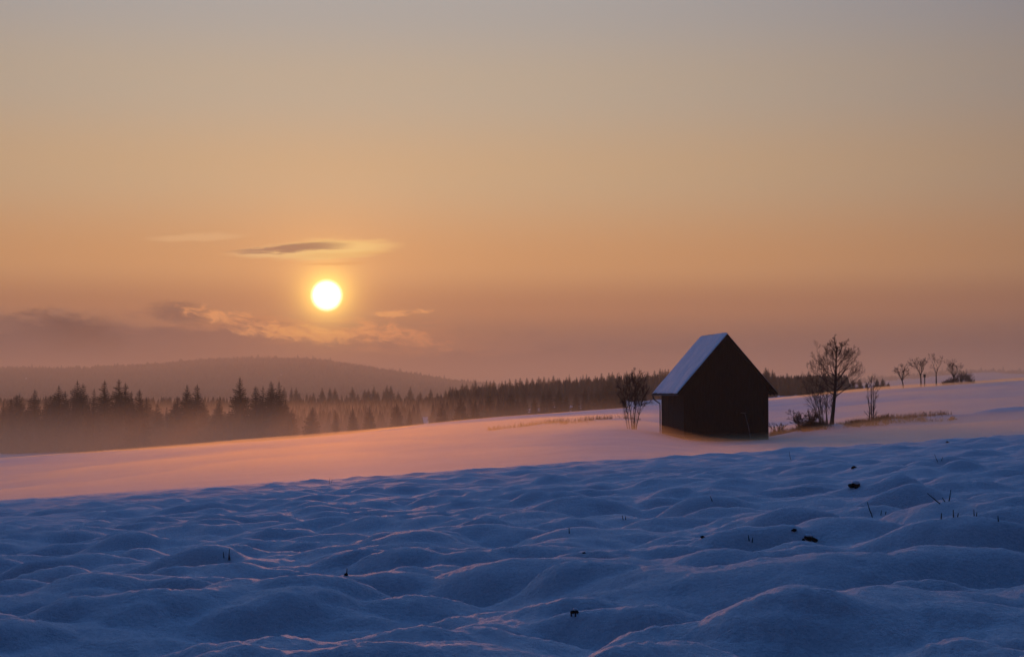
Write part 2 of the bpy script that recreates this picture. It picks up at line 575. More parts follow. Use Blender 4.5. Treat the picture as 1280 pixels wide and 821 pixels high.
def hummocks(x, y):
    wx = x + 0.24 * fbm(x * 0.8, y * 0.8, 50, 2)
    wy = y + 0.24 * fbm(x * 0.8, y * 0.8, 60, 2)
    h = 0.25 * bumps(wx, wy, 1.45, 3, 0.82, 1.5) + 0.17 * bumps(wx + 5.3, wy + 2.1, 0.72, 13, 0.72, 1.5)
    h = h + 0.065 * bumps(wx, wy, 0.42, 23, 0.6, 1.5)
    h = h + 0.16 * fbm(x * 0.16, y * 0.22, 70, 3) + 0.05 * fbm(x * 1.1, y * 1.6, 80, 4) + 0.016 * fbm(x * 6, y * 7, 90, 3) + 0.013 * fbm(x * 20, y * 15, 95, 2)
    big = np.zeros_like(x)
    for (cx, cy_, w, hh_) in BIGW:
        s = (np.abs(x - cx) < w * 1.6) & (np.abs(y - cy_) < w * 1.6)
        if not s.any():
            continue
        q = np.clip(1 - ((wx[s] - cx) / (w * 1.15)) ** 2 - ((wy[s] - cy_) / (w * 0.8)) ** 2, 0, 1)
        big[s] = np.maximum(big[s], hh_ * q * q * (2 - q) * 1.25)
    return (h ** 2 * np.sign(h) if False else h) * (1 - 0.35 * np.clip(big / 0.2, 0, 1)) + big


def bank_height(x, y):
    """The low grassy bank beside the barn and its continuation to the left."""
    u = 640 + F * x / np.maximum(y, 1)
    yb = 121 + 2.0 * np.sin(u * 0.011)
    on = np.clip((u - 955) / 60, 0, 1) * np.clip((1420 - u) / 120, 0, 1)
    h = 0.55 * on * np.exp(-((y - yb) / 2.0) ** 2) * (0.85 + 0.5 * fbm(x * 0.35, y * 0.35, 31, 3))
    on2 = np.clip((u - 620) / 60, 0, 1) * np.clip((815 - u) / 40, 0, 1)
    h = h + 0.30 * on2 * np.exp(-((y - 150) / 3.0) ** 2)
    return h


def ground(x, y):
    x, y = np.asarray(x, float), np.asarray(y, float)
    r = np.hypot(x, y)
    z = base_height(x, y)
    k = np.clip((r - 58) / 14, 0, 1)
    k = 1 - k * k * (3 - 2 * k)
    s = (k > 0) & (r < 75)
    if s.any():
        hz = np.zeros_like(z)
        hz[s] = hummocks(x[s], y[s])
        z = z + hz * k * (1 - 0.5 * np.clip((r - 18) / 42, 0, 1))
    kk = (1 - k) * np.clip((1500 - r) / 900, 0, 1)
    z = z + kk * (0.16 * fbm(x * 0.05, y * 0.05, 110, 3) + 0.05 * fbm(x * 0.4, y * 0.25, 120, 3))
    z = z + np.clip((r - 500) / 900, 0, 1) * 3.0 * fbm(x * 0.006, y * 0.006, 130, 4)
    z = z + np.clip((r - 3300) / 1200, 0, 1) * 12.0 * fbm(x * 0.0028, y * 0.0028, 135, 3)
    s = (r > 90) & (r < 200) & (y > 0)
    if s.any():
        bh = np.zeros_like(z)
        bh[s] = bank_height(x[s], y[s])
        z = z + bh
    return z


def gz(x, y):
    return float(ground(np.array([x]), np.array([y]))[0])


def at(u, dist):
    x = (u - 640) / F * dist
    return x, dist, gz(x, dist)


def hit(u, v, lo=6.0, hi=75.0):
    """The first point of the land under picture position (u, v)."""
    ys = np.arange(lo, hi, 0.02)
    z = ground((u - 640) / F * ys, ys)
    below = np.nonzero(-(v - HZ) / F * ys <= z)[0]
    y = ys[below[0]] if len(below) else hi
    x = (u - 640) / F * y
    return x, y, gz(x, y)


fine_a = np.arange(-23.0, 23.0001, 0.075)
coarse = np.arange(26.0, 334.1, 4.0)
ang = np.radians(np.concatenate([fine_a, coarse]))
rows = [0.6, 1.2, 2.0, 3.0, 4.0]
while rows[-1] < 75:
    rows.append(rows[-1] * 1.0048)
while rows[-1] < 420:
    rows.append(rows[-1] * 1.011)
while rows[-1] < 12000:
    rows.append(rows[-1] * 1.02)
rr = np.array(rows)
na, nr = len(ang), len(rr)
X = np.outer(rr, np.sin(ang)).ravel()
Y = np.outer(rr, np.cos(ang)).ravel()
Z = ground(X, Y)
V = np.stack([X, Y, Z], 1)
V = np.vstack([V, [[0, 0, gz(0, 0)]]])
i = np.arange(nr - 1)[:, None] * na
j = np.arange(na)[None, :]
j2 = (j + 1) % na
quads = np.stack([(i + j), (i + j2), (i + na + j2), (i + na + j)], -1).reshape(-1, 4)[:, ::-1]
land = np_mesh("snow_ground", V[:-1], quads, SNOW)
gobj = link("snow_ground", land)
tag(gobj, "rolling snow covered field with soft hummocks in front", None, None, 'structure')

# ------------------------------------------------------------------ air
HAZE_TOP, HAZE_D = 122.0, 0.00031
hb = MB()
hb.box((-9000, -9000, -180), (9000, 13000, HAZE_TOP))
haze = link("haze", hb.mesh("haze", air("evening haze", HAZE_D, 0.50, (0.98, 0.84, 0.54, 1))))
tag(haze, "thin evening haze over the whole valley", None, None, 'stuff')


def mist_slab(name, us, ys, thick, mat, label):
    us, ys = np.asarray(us, float), np.asarray(ys, float)
    U, D = np.meshgrid(us, ys)
    x, y = (U - 640) / F * D, D
    g = ground(x.ravel(), y.ravel()).reshape(x.shape)
    tk = thick(U, D, x, y)
    n_r, n_c = U.shape
    top = np.stack([x, y, g + tk], -1).reshape(-1, 3)
    bot = np.stack([x, y, g - 0.6], -1).reshape(-1, 3)
    Vv = np.vstack([top, bot])
    n = n_r * n_c
    ii = np.arange(n_r - 1)[:, None] * n_c
    jj = np.arange(n_c - 1)[None, :]
    q = np.stack([ii + jj, ii + jj + 1, ii + n_c + jj + 1, ii + n_c + jj], -1).reshape(-1, 4)
    fs = [q, (q + n)[:, ::-1]]
    side = []
    for k in range(n_c - 1):
        side.append((k + 1, k, n + k, n + k + 1))
        a = (n_r - 1) * n_c + k
        side.append((a, a + 1, n + a + 1, n + a))
    for k in range(n_r - 1):
        a, a2 = k * n_c, (k + 1) * n_c
        side.append((a, a2, n + a2, n + a))
        a, a2 = a + n_c - 1, a2 + n_c - 1
        side.append((a2, a, n + a, n + a2))
    fs.append(np.array(side))
    o = link(name, np_mesh(name, Vv, np.vstack(fs), mat, False))
    tag(o, label, None, None, 'stuff')
    return o


def sst(a, b_, x):
    k = np.clip((x - a) / (b_ - a), 0, 1)
    return k * k * (3 - 2 * k)


def drift_thick(U, D, x, y):
    t_ = (1.0 + 0.2 * sst(650, 300, U)) * (0.45 + 0.55 * sst(-120, 420, U)) * (1 - 0.40 * sst(630, 780, U) * (1 - sst(980, 1150, U))) - 0.25 * sst(900, 1250, U)
    t_ = t_ * (0.8 + 0.5 * fbm(x * 0.05 + 3, y * 0.05, 140, 3) + 0.12 * fbm(x * 0.3, y * 0.15, 150, 2))
    return np.maximum(t_, 0.15) * (0.12 * sst(36, 58, D) + 0.88 * sst(58, 80, D)) * (1 - 0.9 * sst(105, 235, D) * (1 - 0.7 * sst(880, 1080, U))) - 0.3 * (1 - sst(34, 44, D)) + 0.02 


mist_slab("drifting_snow", np.arange(-420, 1701, 12), np.concatenate([np.arange(34, 130, 1.5), np.arange(130, 340, 4)]), drift_thick,
          air("drifting snow", 0.0260, 0.74, (0.98, 0.80, 0.46, 1)), "glowing layer of drifting snow blowing low over the field")


def valley_thick(U, D, x, y, up=0.0):
    g = ground(x.ravel(), y.ravel()).reshape(x.shape)
    lvl = np.interp(U, [-300, 0, 300, 500, 700, 900, 1200], [-7.0, -6.4, -6.0, -5.6, -3.2, -1.4, -0.6])
    t_ = lvl + up + 1.6 * fbm(x * 0.010, y * 0.010, 160, 3) - g
    return np.maximum(t_, 0.0) * sst(75, 120, D) * (1 - sst(560, 900, D)) - 0.3


VD = np.concatenate([np.arange(75, 500, 9), np.arange(500, 941, 40)])
VM = air("valley mist", 0.002, 0.62, (0.98, 0.80, 0.52, 1))
t = NT(VM.node_tree)
sx = t.node('ShaderNodeSeparateXYZ')
t.t.links.new(t.node('ShaderNodeTexCoord').outputs['Object'], sx.inputs[0])
deep = t.m('MULTIPLY', t.smooth(sx.outputs[2], -0.5, -12.0), 0.0029)      # thickest on the valley floor, thinning upwards
t.t.links.new(deep, [n for n in VM.node_tree.nodes if n.type == 'PRINCIPLED_VOLUME'][0].inputs['Density'])
mist_slab("valley_mist", np.arange(-700, 1301, 40), VD, lambda *a: valley_thick(*a, up=6.4), VM,
          "mist pooled in the valley round the feet of the spruces")

# ------------------------------------------------------------------ barn
BX, BY, BZ = at(907.5, 112.0)
BZ = -3.12
barn = empty("barn", (BX, BY, BZ), R(6.5))
tag(barn, "dark board barn with steep snow covered gable roof on the misty field", "barn")
HW, WH, LN = 3.02, 3.66, 7.6        # half width, wall height, length
EV, RID = 0.55, 7.16               # eave overhang, ridge height
SL = (RID - 3.06) / (HW + EV)      # roof slope


def roof_z(x):
    return RID - SL * abs(x)


wall = MB()
rng = random.Random(3)
TH = 0.05
for (yy, s) in ((0.0, -1), (LN, 1)):
    x = -HW
    while x < HW - 0.01:
        w = min(rng.uniform(0.15, 0.22), HW - x)
        xa, xb = x + 0.004, x + w - 0.004
        o_ = rng.uniform(0, 0.014)
        y0, y1 = (yy + s * o_, yy - s * TH)
        z0 = -0.5
        za, zb = roof_z(xa) - 0.14, roof_z(xb) - 0.14
        vs = [(xa, y0, z0), (xb, y0, z0), (xb, y0, zb), (xa, y0, za), (xa, y1, z0), (xb, y1, z0), (xb, y1, zb), (xa, y1, za)]
        if abs(xa) > 0 and xa < 0 < xb:
            vs[2] = (xb, y0, roof_z(xb) - 0.14)
        fs = [(0, 1, 2, 3), (5, 4, 7, 6), (4, 0, 3, 7), (1, 5, 6, 2), (3, 2, 6, 7), (4, 5, 1, 0)]
        wall.add(vs, fs if s < 0 else [tuple(reversed(f)) for f in fs])
        x += w
for sx in (-1, 1):
    y = 0.02
    while y < LN - 0.03:
        w = min(rng.uniform(0.15, 0.22), LN - 0.02 - y)
        o_ = rng.uniform(0, 0.014)
        xo, xi = sx * (HW + o_), sx * (HW - TH)
        lo, hi = min(xo, xi), max(xo, xi)
        wall.box((lo, y + 0.004, -0.5), (hi, y + w - 0.004, roof_z(HW) - 0.13))
        y += w
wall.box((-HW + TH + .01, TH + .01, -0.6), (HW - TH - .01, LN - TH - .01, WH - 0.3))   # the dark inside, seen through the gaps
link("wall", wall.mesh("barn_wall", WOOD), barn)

rf = MB()
GO = 0.45                           # overhang past the gable
XE = HW + EV
for s in (-1, 1):
    t0 = 0.11
    vs = []
    for yy in (-GO, LN + GO):
        vs += [(0, yy, RID), (s * XE, yy, RID - SL * XE), (s * XE, yy, RID - SL * XE - t0), (0, yy, RID - t0 * 1.3)]
    fs = [(0, 1, 5, 4), (1, 2, 6, 5), (2, 3, 7, 6), (0, 3, 2, 1), (4, 5, 6, 7)]
    rf.add(vs, fs if s > 0 else [tuple(reversed(f)) for f in fs])
for yy in np.linspace(0.25, LN - 0.25, 9):      # rafter tails below the eaves
    for s in (-1, 1):
        a = Vector((s * (HW - 0.1), yy, roof_z(HW - 0.1) - 0.13))
        b2 = Vector((s * (XE - 0.04), yy, roof_z(XE - 0.04) - 0.13))
        for q in (0,):
            vs = []
            for p in (a, b2):
                vs += [p + Vector((0, -0.05, 0)), p + Vector((0, 0.05, 0)), p + Vector((0, 0.05, -0.12)), p + Vector((0, -0.05, -0.12))]
            rf.add(vs, [(0, 1, 5, 4), (1, 2, 6, 5), (2, 3, 7, 6), (3, 0, 4, 7), (3, 2, 1, 0), (4, 5, 6, 7)])
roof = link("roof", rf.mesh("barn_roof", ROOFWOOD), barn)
# gable boards under the verge
for yy in (-GO - 0.03, LN + GO):
    for s in (-1, 1):
        vb = MB()
        vs = []
        for y_ in (yy, yy + 0.03):
            vs += [(0, y_, RID + 0.01), (s * XE, y_, RID - SL * XE + 0.01), (s * XE, y_, RID - SL * XE - 0.17), (0, y_, RID - 0.24)]
        fs = [(0, 3, 2, 1), (4, 5, 6, 7), (0, 1, 5, 4), (1, 2, 6, 5), (2, 3, 7, 6)]
        vb.add(vs, fs if s > 0 else [tuple(reversed(f)) for f in fs])
        link("verge_board", vb.mesh("verge_board", ROOFWOOD), roof)
# snow lying on both slopes
sn = MB()
for s in (-1, 1):
    nu, nv = 24, 30
    top, botm = [], []
    for i_ in range(nu + 1):
        for j_ in range(nv + 1):
            tx = i_ / nu
            xx = 0.0 + tx * (XE + 0.02 + 0.05 * vnoise(np.array([j_ * 0.35]), np.array([s * 5.0]), 7)[0])
            yy = -GO + 0.015 + (LN + 2 * GO - 0.03) * j_ / nv
            n_ = 0.03 * float(fbm(np.array([xx * 1.2]), np.array([yy * 1.0 + s * 20]), 9, 3)[0])
            edge_ = min(1.0, (1 - tx) * 12 + 0.35) * min(1.0, min(j_, nv - j_) * 0.6 + 0.35)
            hgt = (0.10 + n_) * edge_
            zb_ = RID - SL * xx + 0.004
            top.append((s * xx, yy, zb_ + hgt * 1.3))
            botm.append((s * xx, yy, zb_))
    n0 = len(top)
    fs = []
    st = nv + 1
    for i_ in range(nu):
        for j_ in range(nv):
            a = i_ * st + j_
            f = (a, a + st, a + st + 1, a + 1)
            fs.append(f if s > 0 else tuple(reversed(f)))
    for j_ in range(nv):
        a = nu * st + j_
        f = (a, n0 + a, n0 + a + 1, a + 1)
        fs.append(f if s > 0 else tuple(reversed(f)))
    for i_ in range(nu):
        for jj_, fl in ((0, 1), (nv, -1)):
            a = i_ * st + jj_
            f = (a, n0 + a, n0 + a + st, a + st)
            fs.append(f if s * fl > 0 else tuple(reversed(f)))
    sn.add(top + botm, fs)
link("snow_layer", sn.mesh("roof_snow_layer", ROOF_SNOW), roof)
# gutter along the left eave and its swan-necked pipe at the far corner
gt = MB()
gxx, gzz = -(XE + 0.05), RID - SL * XE - 0.10
n = 8
for a in range(n):
    a0, a1 = math.pi + math.pi * a / n, math.pi + math.pi * (a + 1) / n
    for (ra, fl) in ((0.085, 1), (0.078, -1)):
        vs = [(gxx + ra * math.cos(q), yy, gzz + ra * math.sin(q)) for yy in (-GO, LN + GO) for q in (a0, a1)]
        gt.add(vs, [(0, 1, 3, 2) if fl > 0 else (2, 3, 1, 0)])
gut = link("gutter", gt.mesh("gutter", METAL), barn)
dp = MB()
gy = LN + GO - 0.3
dp.tube([(gxx, gy, gzz - 0.06), (gxx, gy, gzz - 0.22), (gxx + 0.08, gy, gzz - 0.38), (gxx + 0.3, gy, gzz - 0.55), (-HW - 0.09, gy, gzz - 0.68),
         (-HW - 0.075, gy - 0.02, gzz - 0.9), (-HW - 0.075, gy - 0.02, -0.4)], 0.045, 8)
link("downpipe", dp.mesh("downpipe", METAL, True), gut)

# pole leaning on the barn front
def barn_pt(lx, ly, lz):
    return barn.matrix_world @ Vector((lx, ly, lz)) if False else Vector((BX, BY, BZ)) + Matrix.Rotation(R(6.5), 3, 'Z') @ Vector((lx, ly, lz))


p0, p1 = barn_pt(1.62, -0.42, 0.0), barn_pt(1.32, -0.06, 1.62)
pole = empty("leaning_pole", p0)
tag(pole, "thin pale pole leaning against the dark barn front", "pole")
pm = MB()
pm.tube([(0, 0, -0.1), (p1 - p0) * 0.5 + Vector((0.02, 0, 0)), p1 - p0], [0.028, 0.026, 0.022], 8)
link("shaft", pm.mesh("pole_shaft", POLE, True), pole)
pm = MB()
pm.tube([p1 - p0 + Vector((0.06, -0.01, 0.03)), p1 - p0 + Vector((-0.30, -0.03, 0.06))], [0.03, 0.02], 6)
link("crosspiece", pm.mesh("pole_crosspiece", POLE, True), pole)


# ------------------------------------------------------------------ bare trees
def branch(mb, p, d, L, r, depth, rng, up=0.15, spread=0.6, seg=5, thin=0.006, kids=(3, 5), wig=0.16, sub=0.62):
    pts, rad = [p], [r]
    cur, dirn = Vector(p), Vector(d).normalized()
    nodes = []
    for k in range(seg):
        dirn = (dirn + Vector((rng.gauss(0, wig), rng.gauss(0, wig), rng.gauss(0, wig) + up * 0.35))).normalized()
        cur = cur + dirn * (L / seg)
        pts.append(cur.copy())
        rad.append(max(thin, r * (1 - 0.72 * (k + 1) / seg)))
        nodes.append((cur.copy(), dirn.copy(), rad[-1]))
    mb.tube(pts, rad, 6 if r > 0.05 else (4 if r > 0.014 else 3), cap=False)
    if depth <= 0:
        return
    nk = rng.randint(*kids)
    for k in range(nk):
        f = 0.3 + 0.7 * (k + rng.random()) / nk
        q = nodes[min(seg - 1, int(f * seg))]
        side = q[1].orthogonal().normalized()
        side.rotate(Matrix.Rotation(rng.random() * 2 * math.pi, 3, q[1]))
        nd = (q[1] * (1 - spread * 0.4) + side * spread + Vector((0, 0, up))).normalized()
        branch(mb, q[0], nd, L * sub * rng.uniform(0.75, 1.15) * (1.1 - 0.35 * f), max(thin, min(q[2] * 0.75, r * 0.6)), depth - 1, rng, up, spread, max(3, seg - 1), thin, kids, wig, sub)


def place_tree(name, label, cat, u, dist, build, group=None, sink=0.05):
    x, y, z = at(u, dist)
    o = empty(name, (x, y, z - sink))
    tag(o, label, cat, group)
    build(o)
    return o


def big_tree(o):
    rng = random.Random(21)
    tr = MB()
    pts = [(-0.25, 0, -0.3), (-0.2, 0, 0.4), (-0.08, 0.03, 1.2), (0.02, 0.02, 2.2), (0.08, 0, 3.0), (0.12, 0.02, 4.0), (0.16, 0.0, 4.8), (0.18, 0, 5.45)]
    rad = [0.20, 0.15, 0.125, 0.115, 0.10, 0.065, 0.04, 0.012]
    tr.tube(pts, rad, 8)
    link("trunk", tr.mesh("trunk", BARK, True), o)
    cr = MB()
    for k in range(30):
        f = (k + rng.random()) / 30
        z = 1.9 + 3.3 * f
        i_ = min(max(i for i in range(len(pts)) if pts[i][2] <= z), len(pts) - 2)
        t_ = (z - pts[i_][2]) / (pts[i_ + 1][2] - pts[i_][2])
        p = Vector(pts[i_]).lerp(Vector(pts[i_ + 1]), t_)
        a = k * 2.4 + rng.uniform(-.4, .4)
        d = Vector((math.cos(a), math.sin(a), 0.30 + 0.75 * f))
        L = 1.25 * (1.25 + 0.75 * math.sin(math.pi * min(1, f * 1.3 + 0.12))) * (1 - 0.55 * f) * rng.uniform(0.85, 1.1)
        branch(cr, p, d, L, 0.05 * (1 - 0.5 * f), 3, rng, 0.16, 0.62, 6, 0.0068, (4, 5), 0.12, 0.54)
    # long limb to the right
    branch(cr, Vector((0.10, 0, 3.0)), Vector((0.8, 0.1, 0.75)), 2.0, 0.05, 2, rng, 0.05, 0.55, 6, 0.0068, (5, 7), 0.10, 0.45)
    link("crown", cr.mesh("crown", TWIG), o)


def shrub(seed, H, Wd, stems, lean=0.0, thin=0.0065, depth=2):
    def build(o):
        rng = random.Random(seed)
        st, cr = MB(), MB()
        for k in range(stems):
            a = rng.random() * 2 * math.pi
            b0 = Vector((math.cos(a) * 0.18 * Wd, math.sin(a) * 0.18 * Wd, -0.15))
            rr_ = rng.uniform(0.2, 1.0)
            d = Vector((math.cos(a) * Wd * rr_ * 0.5 / H + lean, math.sin(a) * Wd * rr_ * 0.5 / H, 1.0)).normalized()
            L = H * rng.uniform(0.62, 0.95)
            pts, rad = [b0], [0.035]
            cur, dr = b0.copy(), d.copy()
            for s in range(6):
                dr = (dr + Vector((rng.gauss(0, .07), rng.gauss(0, .07), 0.03))).normalized()
                cur = cur + dr * L / 6
                pts.append(cur.copy())
                rad.append(max(thin, 0.035 * (1 - 0.85 * (s + 1) / 6)))
                if s >= 1:
                    for q in range(rng.randint(1, 2)):
                        aa = rng.random() * 2 * math.pi
                        nd = (dr * 0.8 + Vector((math.cos(aa), math.sin(aa), 0.2)) * 0.55).normalized()
                        branch(cr, cur.copy(), nd, L * rng.uniform(0.2, 0.38), 0.014, depth - 1, rng, 0.15, 0.55, 4, thin, (3, 5), 0.14, 0.55)
            st.tube(pts, rad, 5, cap=False)
        link("stem", st.mesh("shrub_stems", BARK, True), o)
        link("twigs", cr.mesh("shrub_twigs", TWIG), o)
    return build


bt = place_tree("bare_tree", "tall bare tree with a round crown right of the barn", "tree", 1043, 119.0, big_tree)
bt.scale = (0.98, 0.98, 1.08)
place_tree("shrub", "tall multi stemmed bare shrub spreading left of the tall bare tree", "shrub", 1033, 120.0, shrub(5, 3.4, 2.2, 15, -0.14, 0.0085, 2))
place_tree("shrub", "low dark bare bush between the barn and the tall bare tree", "shrub", 1003, 119.5, shrub(8, 1.35, 1.9, 18, 0.0, 0.010, 3))
place_tree("shrub", "small twiggy bush hard against the right barn corner", "shrub", 973, 119.5, shrub(11, 0.95, 1.1, 10, 0.0, 0.010))


def young_tree(o):
    rng = random.Random(14)
    st, cr = MB(), MB()
    for (bx, lx, H) in ((-0.12, -0.22, 2.9), (0.0, -0.02, 3.3), (0.10, 0.14, 3.4), (0.05, 0.34, 2.3)):
        pts = [Vector((bx + lx * (t / 7) ** 1.4 + rng.gauss(0, .015), rng.gauss(0, .02), -0.2 + (H + .2) * t / 7)) for t in range(8)]
        st.tube(pts, [0.05 * (1 - 0.8 * t / 7) for t in range(8)], 6, cap=False)
        for t in range(2, 8):
            for q in range(4):
                a = rng.random() * 6.28
                branch(cr, pts[t].lerp(pts[t - 1], rng.random()), Vector((math.cos(a), math.sin(a), 1.3)), rng.uniform(.25, .6), 0.012, 1, rng, .2, .5, 3, .008, (2, 3), .1, .5)
    link("stem", st.mesh("young_tree_stems", BARK, True), o)
    link("twigs", cr.mesh("young_tree_twigs", TWIG), o)


place_tree("young_tree", "slender young tree with upright stems right of the tall bare tree", "tree", 1089, 118.0, young_tree).scale = (0.9, 0.9, 1.07)


def left_tree(o):
    rng = random.Random(33)
    tr, cr = MB(), MB()
    for (bx, lean, L, r) in ((0.05, 0.10, 3.0, .075), (-0.15, -0.06, 2.6, .06), (-0.35, -0.22, 2.3, .045), (0.18, 0.22, 2.2, .05), (-0.05, 0.02, 2.9, .05)):
        pts, rad = [Vector((bx, 0, -0.2))], [r]
        dr = Vector((lean, rng.uniform(-.1, .1), 1)).normalized()
        cur = pts[0].copy()
        for s in range(8):
            dr = (dr + Vector((rng.gauss(0, .06), rng.gauss(0, .06), 0.01))).normalized()
            cur = cur + dr * (L + .2) / 8
            pts.append(cur.copy())
            rad.append(r * (1 - 0.8 * (s + 1) / 8))
            if s >= 3:
                for q in range(3):
                    aa = rng.random() * 2 * math.pi
                    nd = (dr * 0.6 + Vector((math.cos(aa), math.sin(aa), 0.35)) * 0.62).normalized()
                    branch(cr, cur.copy(), nd, rng.uniform(0.6, 1.15), 0.026, 2, rng, 0.12, 0.6, 5, 0.0115, (3, 5), 0.15, 0.6)
        tr.tube(pts, rad, 6, cap=False)
    for k in range(14):                # thin shoots round the foot
        a = rng.random() * 2 * math.pi
        branch(cr, Vector((math.cos(a) * .35 - 0.25, math.sin(a) * .3, -.1)), Vector((math.cos(a) * .4, math.sin(a) * .4, 1)), rng.uniform(0.8, 1.7), 0.014, 1, rng, .2, .4, 4, 0.007, (3, 4), .1, .5)
    link("trunk", tr.mesh("left_tree_trunk", BARK, True), o)
    link("crown", cr.mesh("left_tree_crown", TWIG), o)


lt = place_tree("bare_tree", "bushy bare tree with several trunks left of the barn", "tree", 792, 121.0, left_tree)
lt.scale = (0.74, 0.74, 1.16)


def far_tree(seed, H, trunk_f, Wd, lean, fork=False):
    def build(o):
        rng = random.Random(seed)
        tr, cr = MB(), MB()
        h0 = H * trunk_f
        top = Vector((lean * h0, 0, h0))
        tr.tube([(0, 0, -0.4), (lean * h0 * 0.3, 0, h0 * 0.5), top], [0.13, 0.10, 0.085], 6, cap=False)
        n_ = 3 if fork else 8
        for k in range(n_):
            a = k * 2.4 + rng.random()
            sp = rng.uniform(0.5, 1.0) * Wd / (H - h0) * (1.0 if not fork else 0.7)
            d = Vector((math.cos(a) * sp, math.sin(a) * sp * 0.8, 1.0)).normalized()
            b0 = top - Vector((0, 0, rng.uniform(0, 0.25) * h0 * (0 if fork else 1)))
            branch(cr, b0, d, (H - h0) * rng.uniform(0.85, 1.1), 0.055, 3, rng, 0.12, 0.6, 5, 0.0125, (3, 4), 0.13, 0.6)
        link("trunk", tr.mesh("far_tree_trunk", BARK, True), o)
        link("crown", cr.mesh("far_tree_crown", TWIG), o)
    return build


GT = "bare trees on the snowy rise"
place_tree("bare_tree", "smallest leaning bare tree, leftmost on the snowy rise", "tree", 1129, 265.0, far_tree(41, 3.0, 0.45, 1.1, -0.18), GT)
place_tree("bare_tree", "bare tree with fan shaped crown beside a post on the snowy rise", "tree", 1151, 268.0, far_tree(43, 4.2, 0.52, 1.35, -0.03), GT)
place_tree("bare_tree", "forked bare tree with wide gap in its crown on the snowy rise", "tree", 1170, 268.0, far_tree(45, 4.2, 0.48, 1.6, 0.0, True), GT)
place_tree("bare_tree", "bare tree rising out of the round bush on the snowy rise", "tree", 1192, 272.0, far_tree(47, 3.5, 0.42, 1.3, 0.0), GT)


def round_bush(o):
    rng = random.Random(51)
    cr = MB()
    for k in range(240):
        x = rng.uniform(-2.9, 3.0)
        Hh = (1.1 + 1.25 * math.exp(-((x - 1.3) / 1.4) ** 2)) * math.sqrt(max(0.05, 1 - (x / 3.2) ** 2))
        b0 = Vector((x * 0.9, rng.uniform(-0.9, 0.9), -0.2))
        branch(cr, b0, Vector((rng.gauss(0, .25) + x * .05, rng.gauss(0, .25), 1)), Hh * rng.uniform(0.75, 1.05), 0.02, 1, rng, .1, .45, 4, 0.014, (3, 4), .12, .5)
    link("twigs", cr.mesh("bush_twigs", TWIG), o)


place_tree("shrub", "broad rounded bush beside the last bare tree on the rise", "shrub", 1197, 270.0, round_bush)

x, y, z = at(1155.5, 266.0)
post = empty("post", (x, y, z))
tag(post, "short dark post beside the fan crowned tree on the rise", "post")
pm = MB()
pm.tube([(0, 0, -0.3), (0.02, 0, 1.75)], [0.09, 0.08], 8)
link("shaft", pm.mesh("post_shaft", BARK), post)
pm = MB()
pm.box((-0.17, -0.1, 1.55), (0.17, 0.1, 2.05))
link("box", pm.mesh("post_box", BARK), post)


# ------------------------------------------------------------------ spruces
def spruce_meshes(seed, H=18.0, width=0.22, gaps=0.15):
    rng = random.Random(seed)
    cr, tr = MB(), MB()
    tr.tube([(0, 0, -1.0), (0, 0, H * 0.5), (0, 0, H * 0.985)], [0.24, 0.14, 0.02], 6, cap=False)
    nlev = 34
    lop = [rng.uniform(0.8, 1.15) for _ in range(8)]
    for l in range(nlev):
        f = (l / nlev) ** 1.05
        z = H * (0.06 + 0.93 * f)
        Rr = H * width * (1 - f) ** 0.78 * rng.uniform(0.78, 1.12) + 0.12
        nb = 9 if f < 0.7 else 6
        a0 = rng.random() * 6.28
        for k in range(nb):
            if rng.random() < gaps:
                continue
            a = a0 + k * 2 * math.pi / nb + rng.uniform(-.25, .25)
            L = Rr * rng.uniform(0.7, 1.12) * lop[int((a % 6.283) / 6.284 * 8)]
            ca, sa = math.cos(a), math.sin(a)
            droop = 0.42 * (1 - f) + 0.02
            up0 = 0.12 + 0.5 * f
            spine = []
            for s in range(5):
                t_ = s / 4
                spine.append(Vector((ca * L * t_, sa * L * t_, z + L * (up0 * t_ * 0.5 - droop * t_ * t_ * 0.95 + 0.10 * t_ ** 3))))
            px, py = -sa, ca
            for s in range(4):
                p, q = spine[s], spine[s + 1]
                wd = L * 0.30 * (1 - 0.55 * s / 4) * rng.uniform(0.8, 1.2)
                for sd_ in (-1, 1):
                    tip = p.lerp(q, 1.15) + Vector((px, py, 0)) * wd * sd_ + Vector((0, 0, -wd * 0.55))
                    cr.add([p, q, tip], [(0, 1, 2)])
                    tip2 = p.lerp(q, 0.6) + Vector((px, py, 0)) * wd * 0.25 * sd_ + Vector((0, 0, -wd * 1.1 - 0.06))
                    cr.add([p, q, tip2], [(0, 1, 2)])
            e_ = spine[4]
            cr.add([spine[3] + Vector((px, py, 0)) * 0.06 * L, spine[3] - Vector((px, py, 0)) * 0.06 * L, e_ + (e_ - spine[3]) * 0.25], [(0, 1, 2)])
    cr.tube([(0, 0, H * 0.93), (0, 0, H * 1.0)], [0.14, 0.01], 4, cap=False)
    return cr.mesh("spruce_crown", NEEDLE), tr.mesh("spruce_trunk", BARK)


SPR = [spruce_meshes(s, 18.0, w, g) for s, w, g in ((1, .29, .06), (2, .25, .10), (3, .32, .08), (4, .20, .08), (5, .28, .18), (6, .31, .14))]
srng = random.Random(99)


def spruce(u, v_top, dist, label, group, kind=None, width=1.0):
    """A spruce standing on the land whose tip reaches picture row v_top."""
    x, y, z = at(u, dist)
    H = -(v_top - HZ) / F * dist - z
    if H < 2.0:
        return None
    cm, tm = SPR[srng.randrange(len(SPR)) if kind is None else kind]
    o = empty("spruce_tree", (x, y, z - 0.1), srng.random() * 6.28)
    s = H / 18.0
    w = s * width
    o.scale = (w, w, s)
    tag(o, label, "tree", group)
    link("crown", cm, o)
    link("trunk", tm, o)
    return o


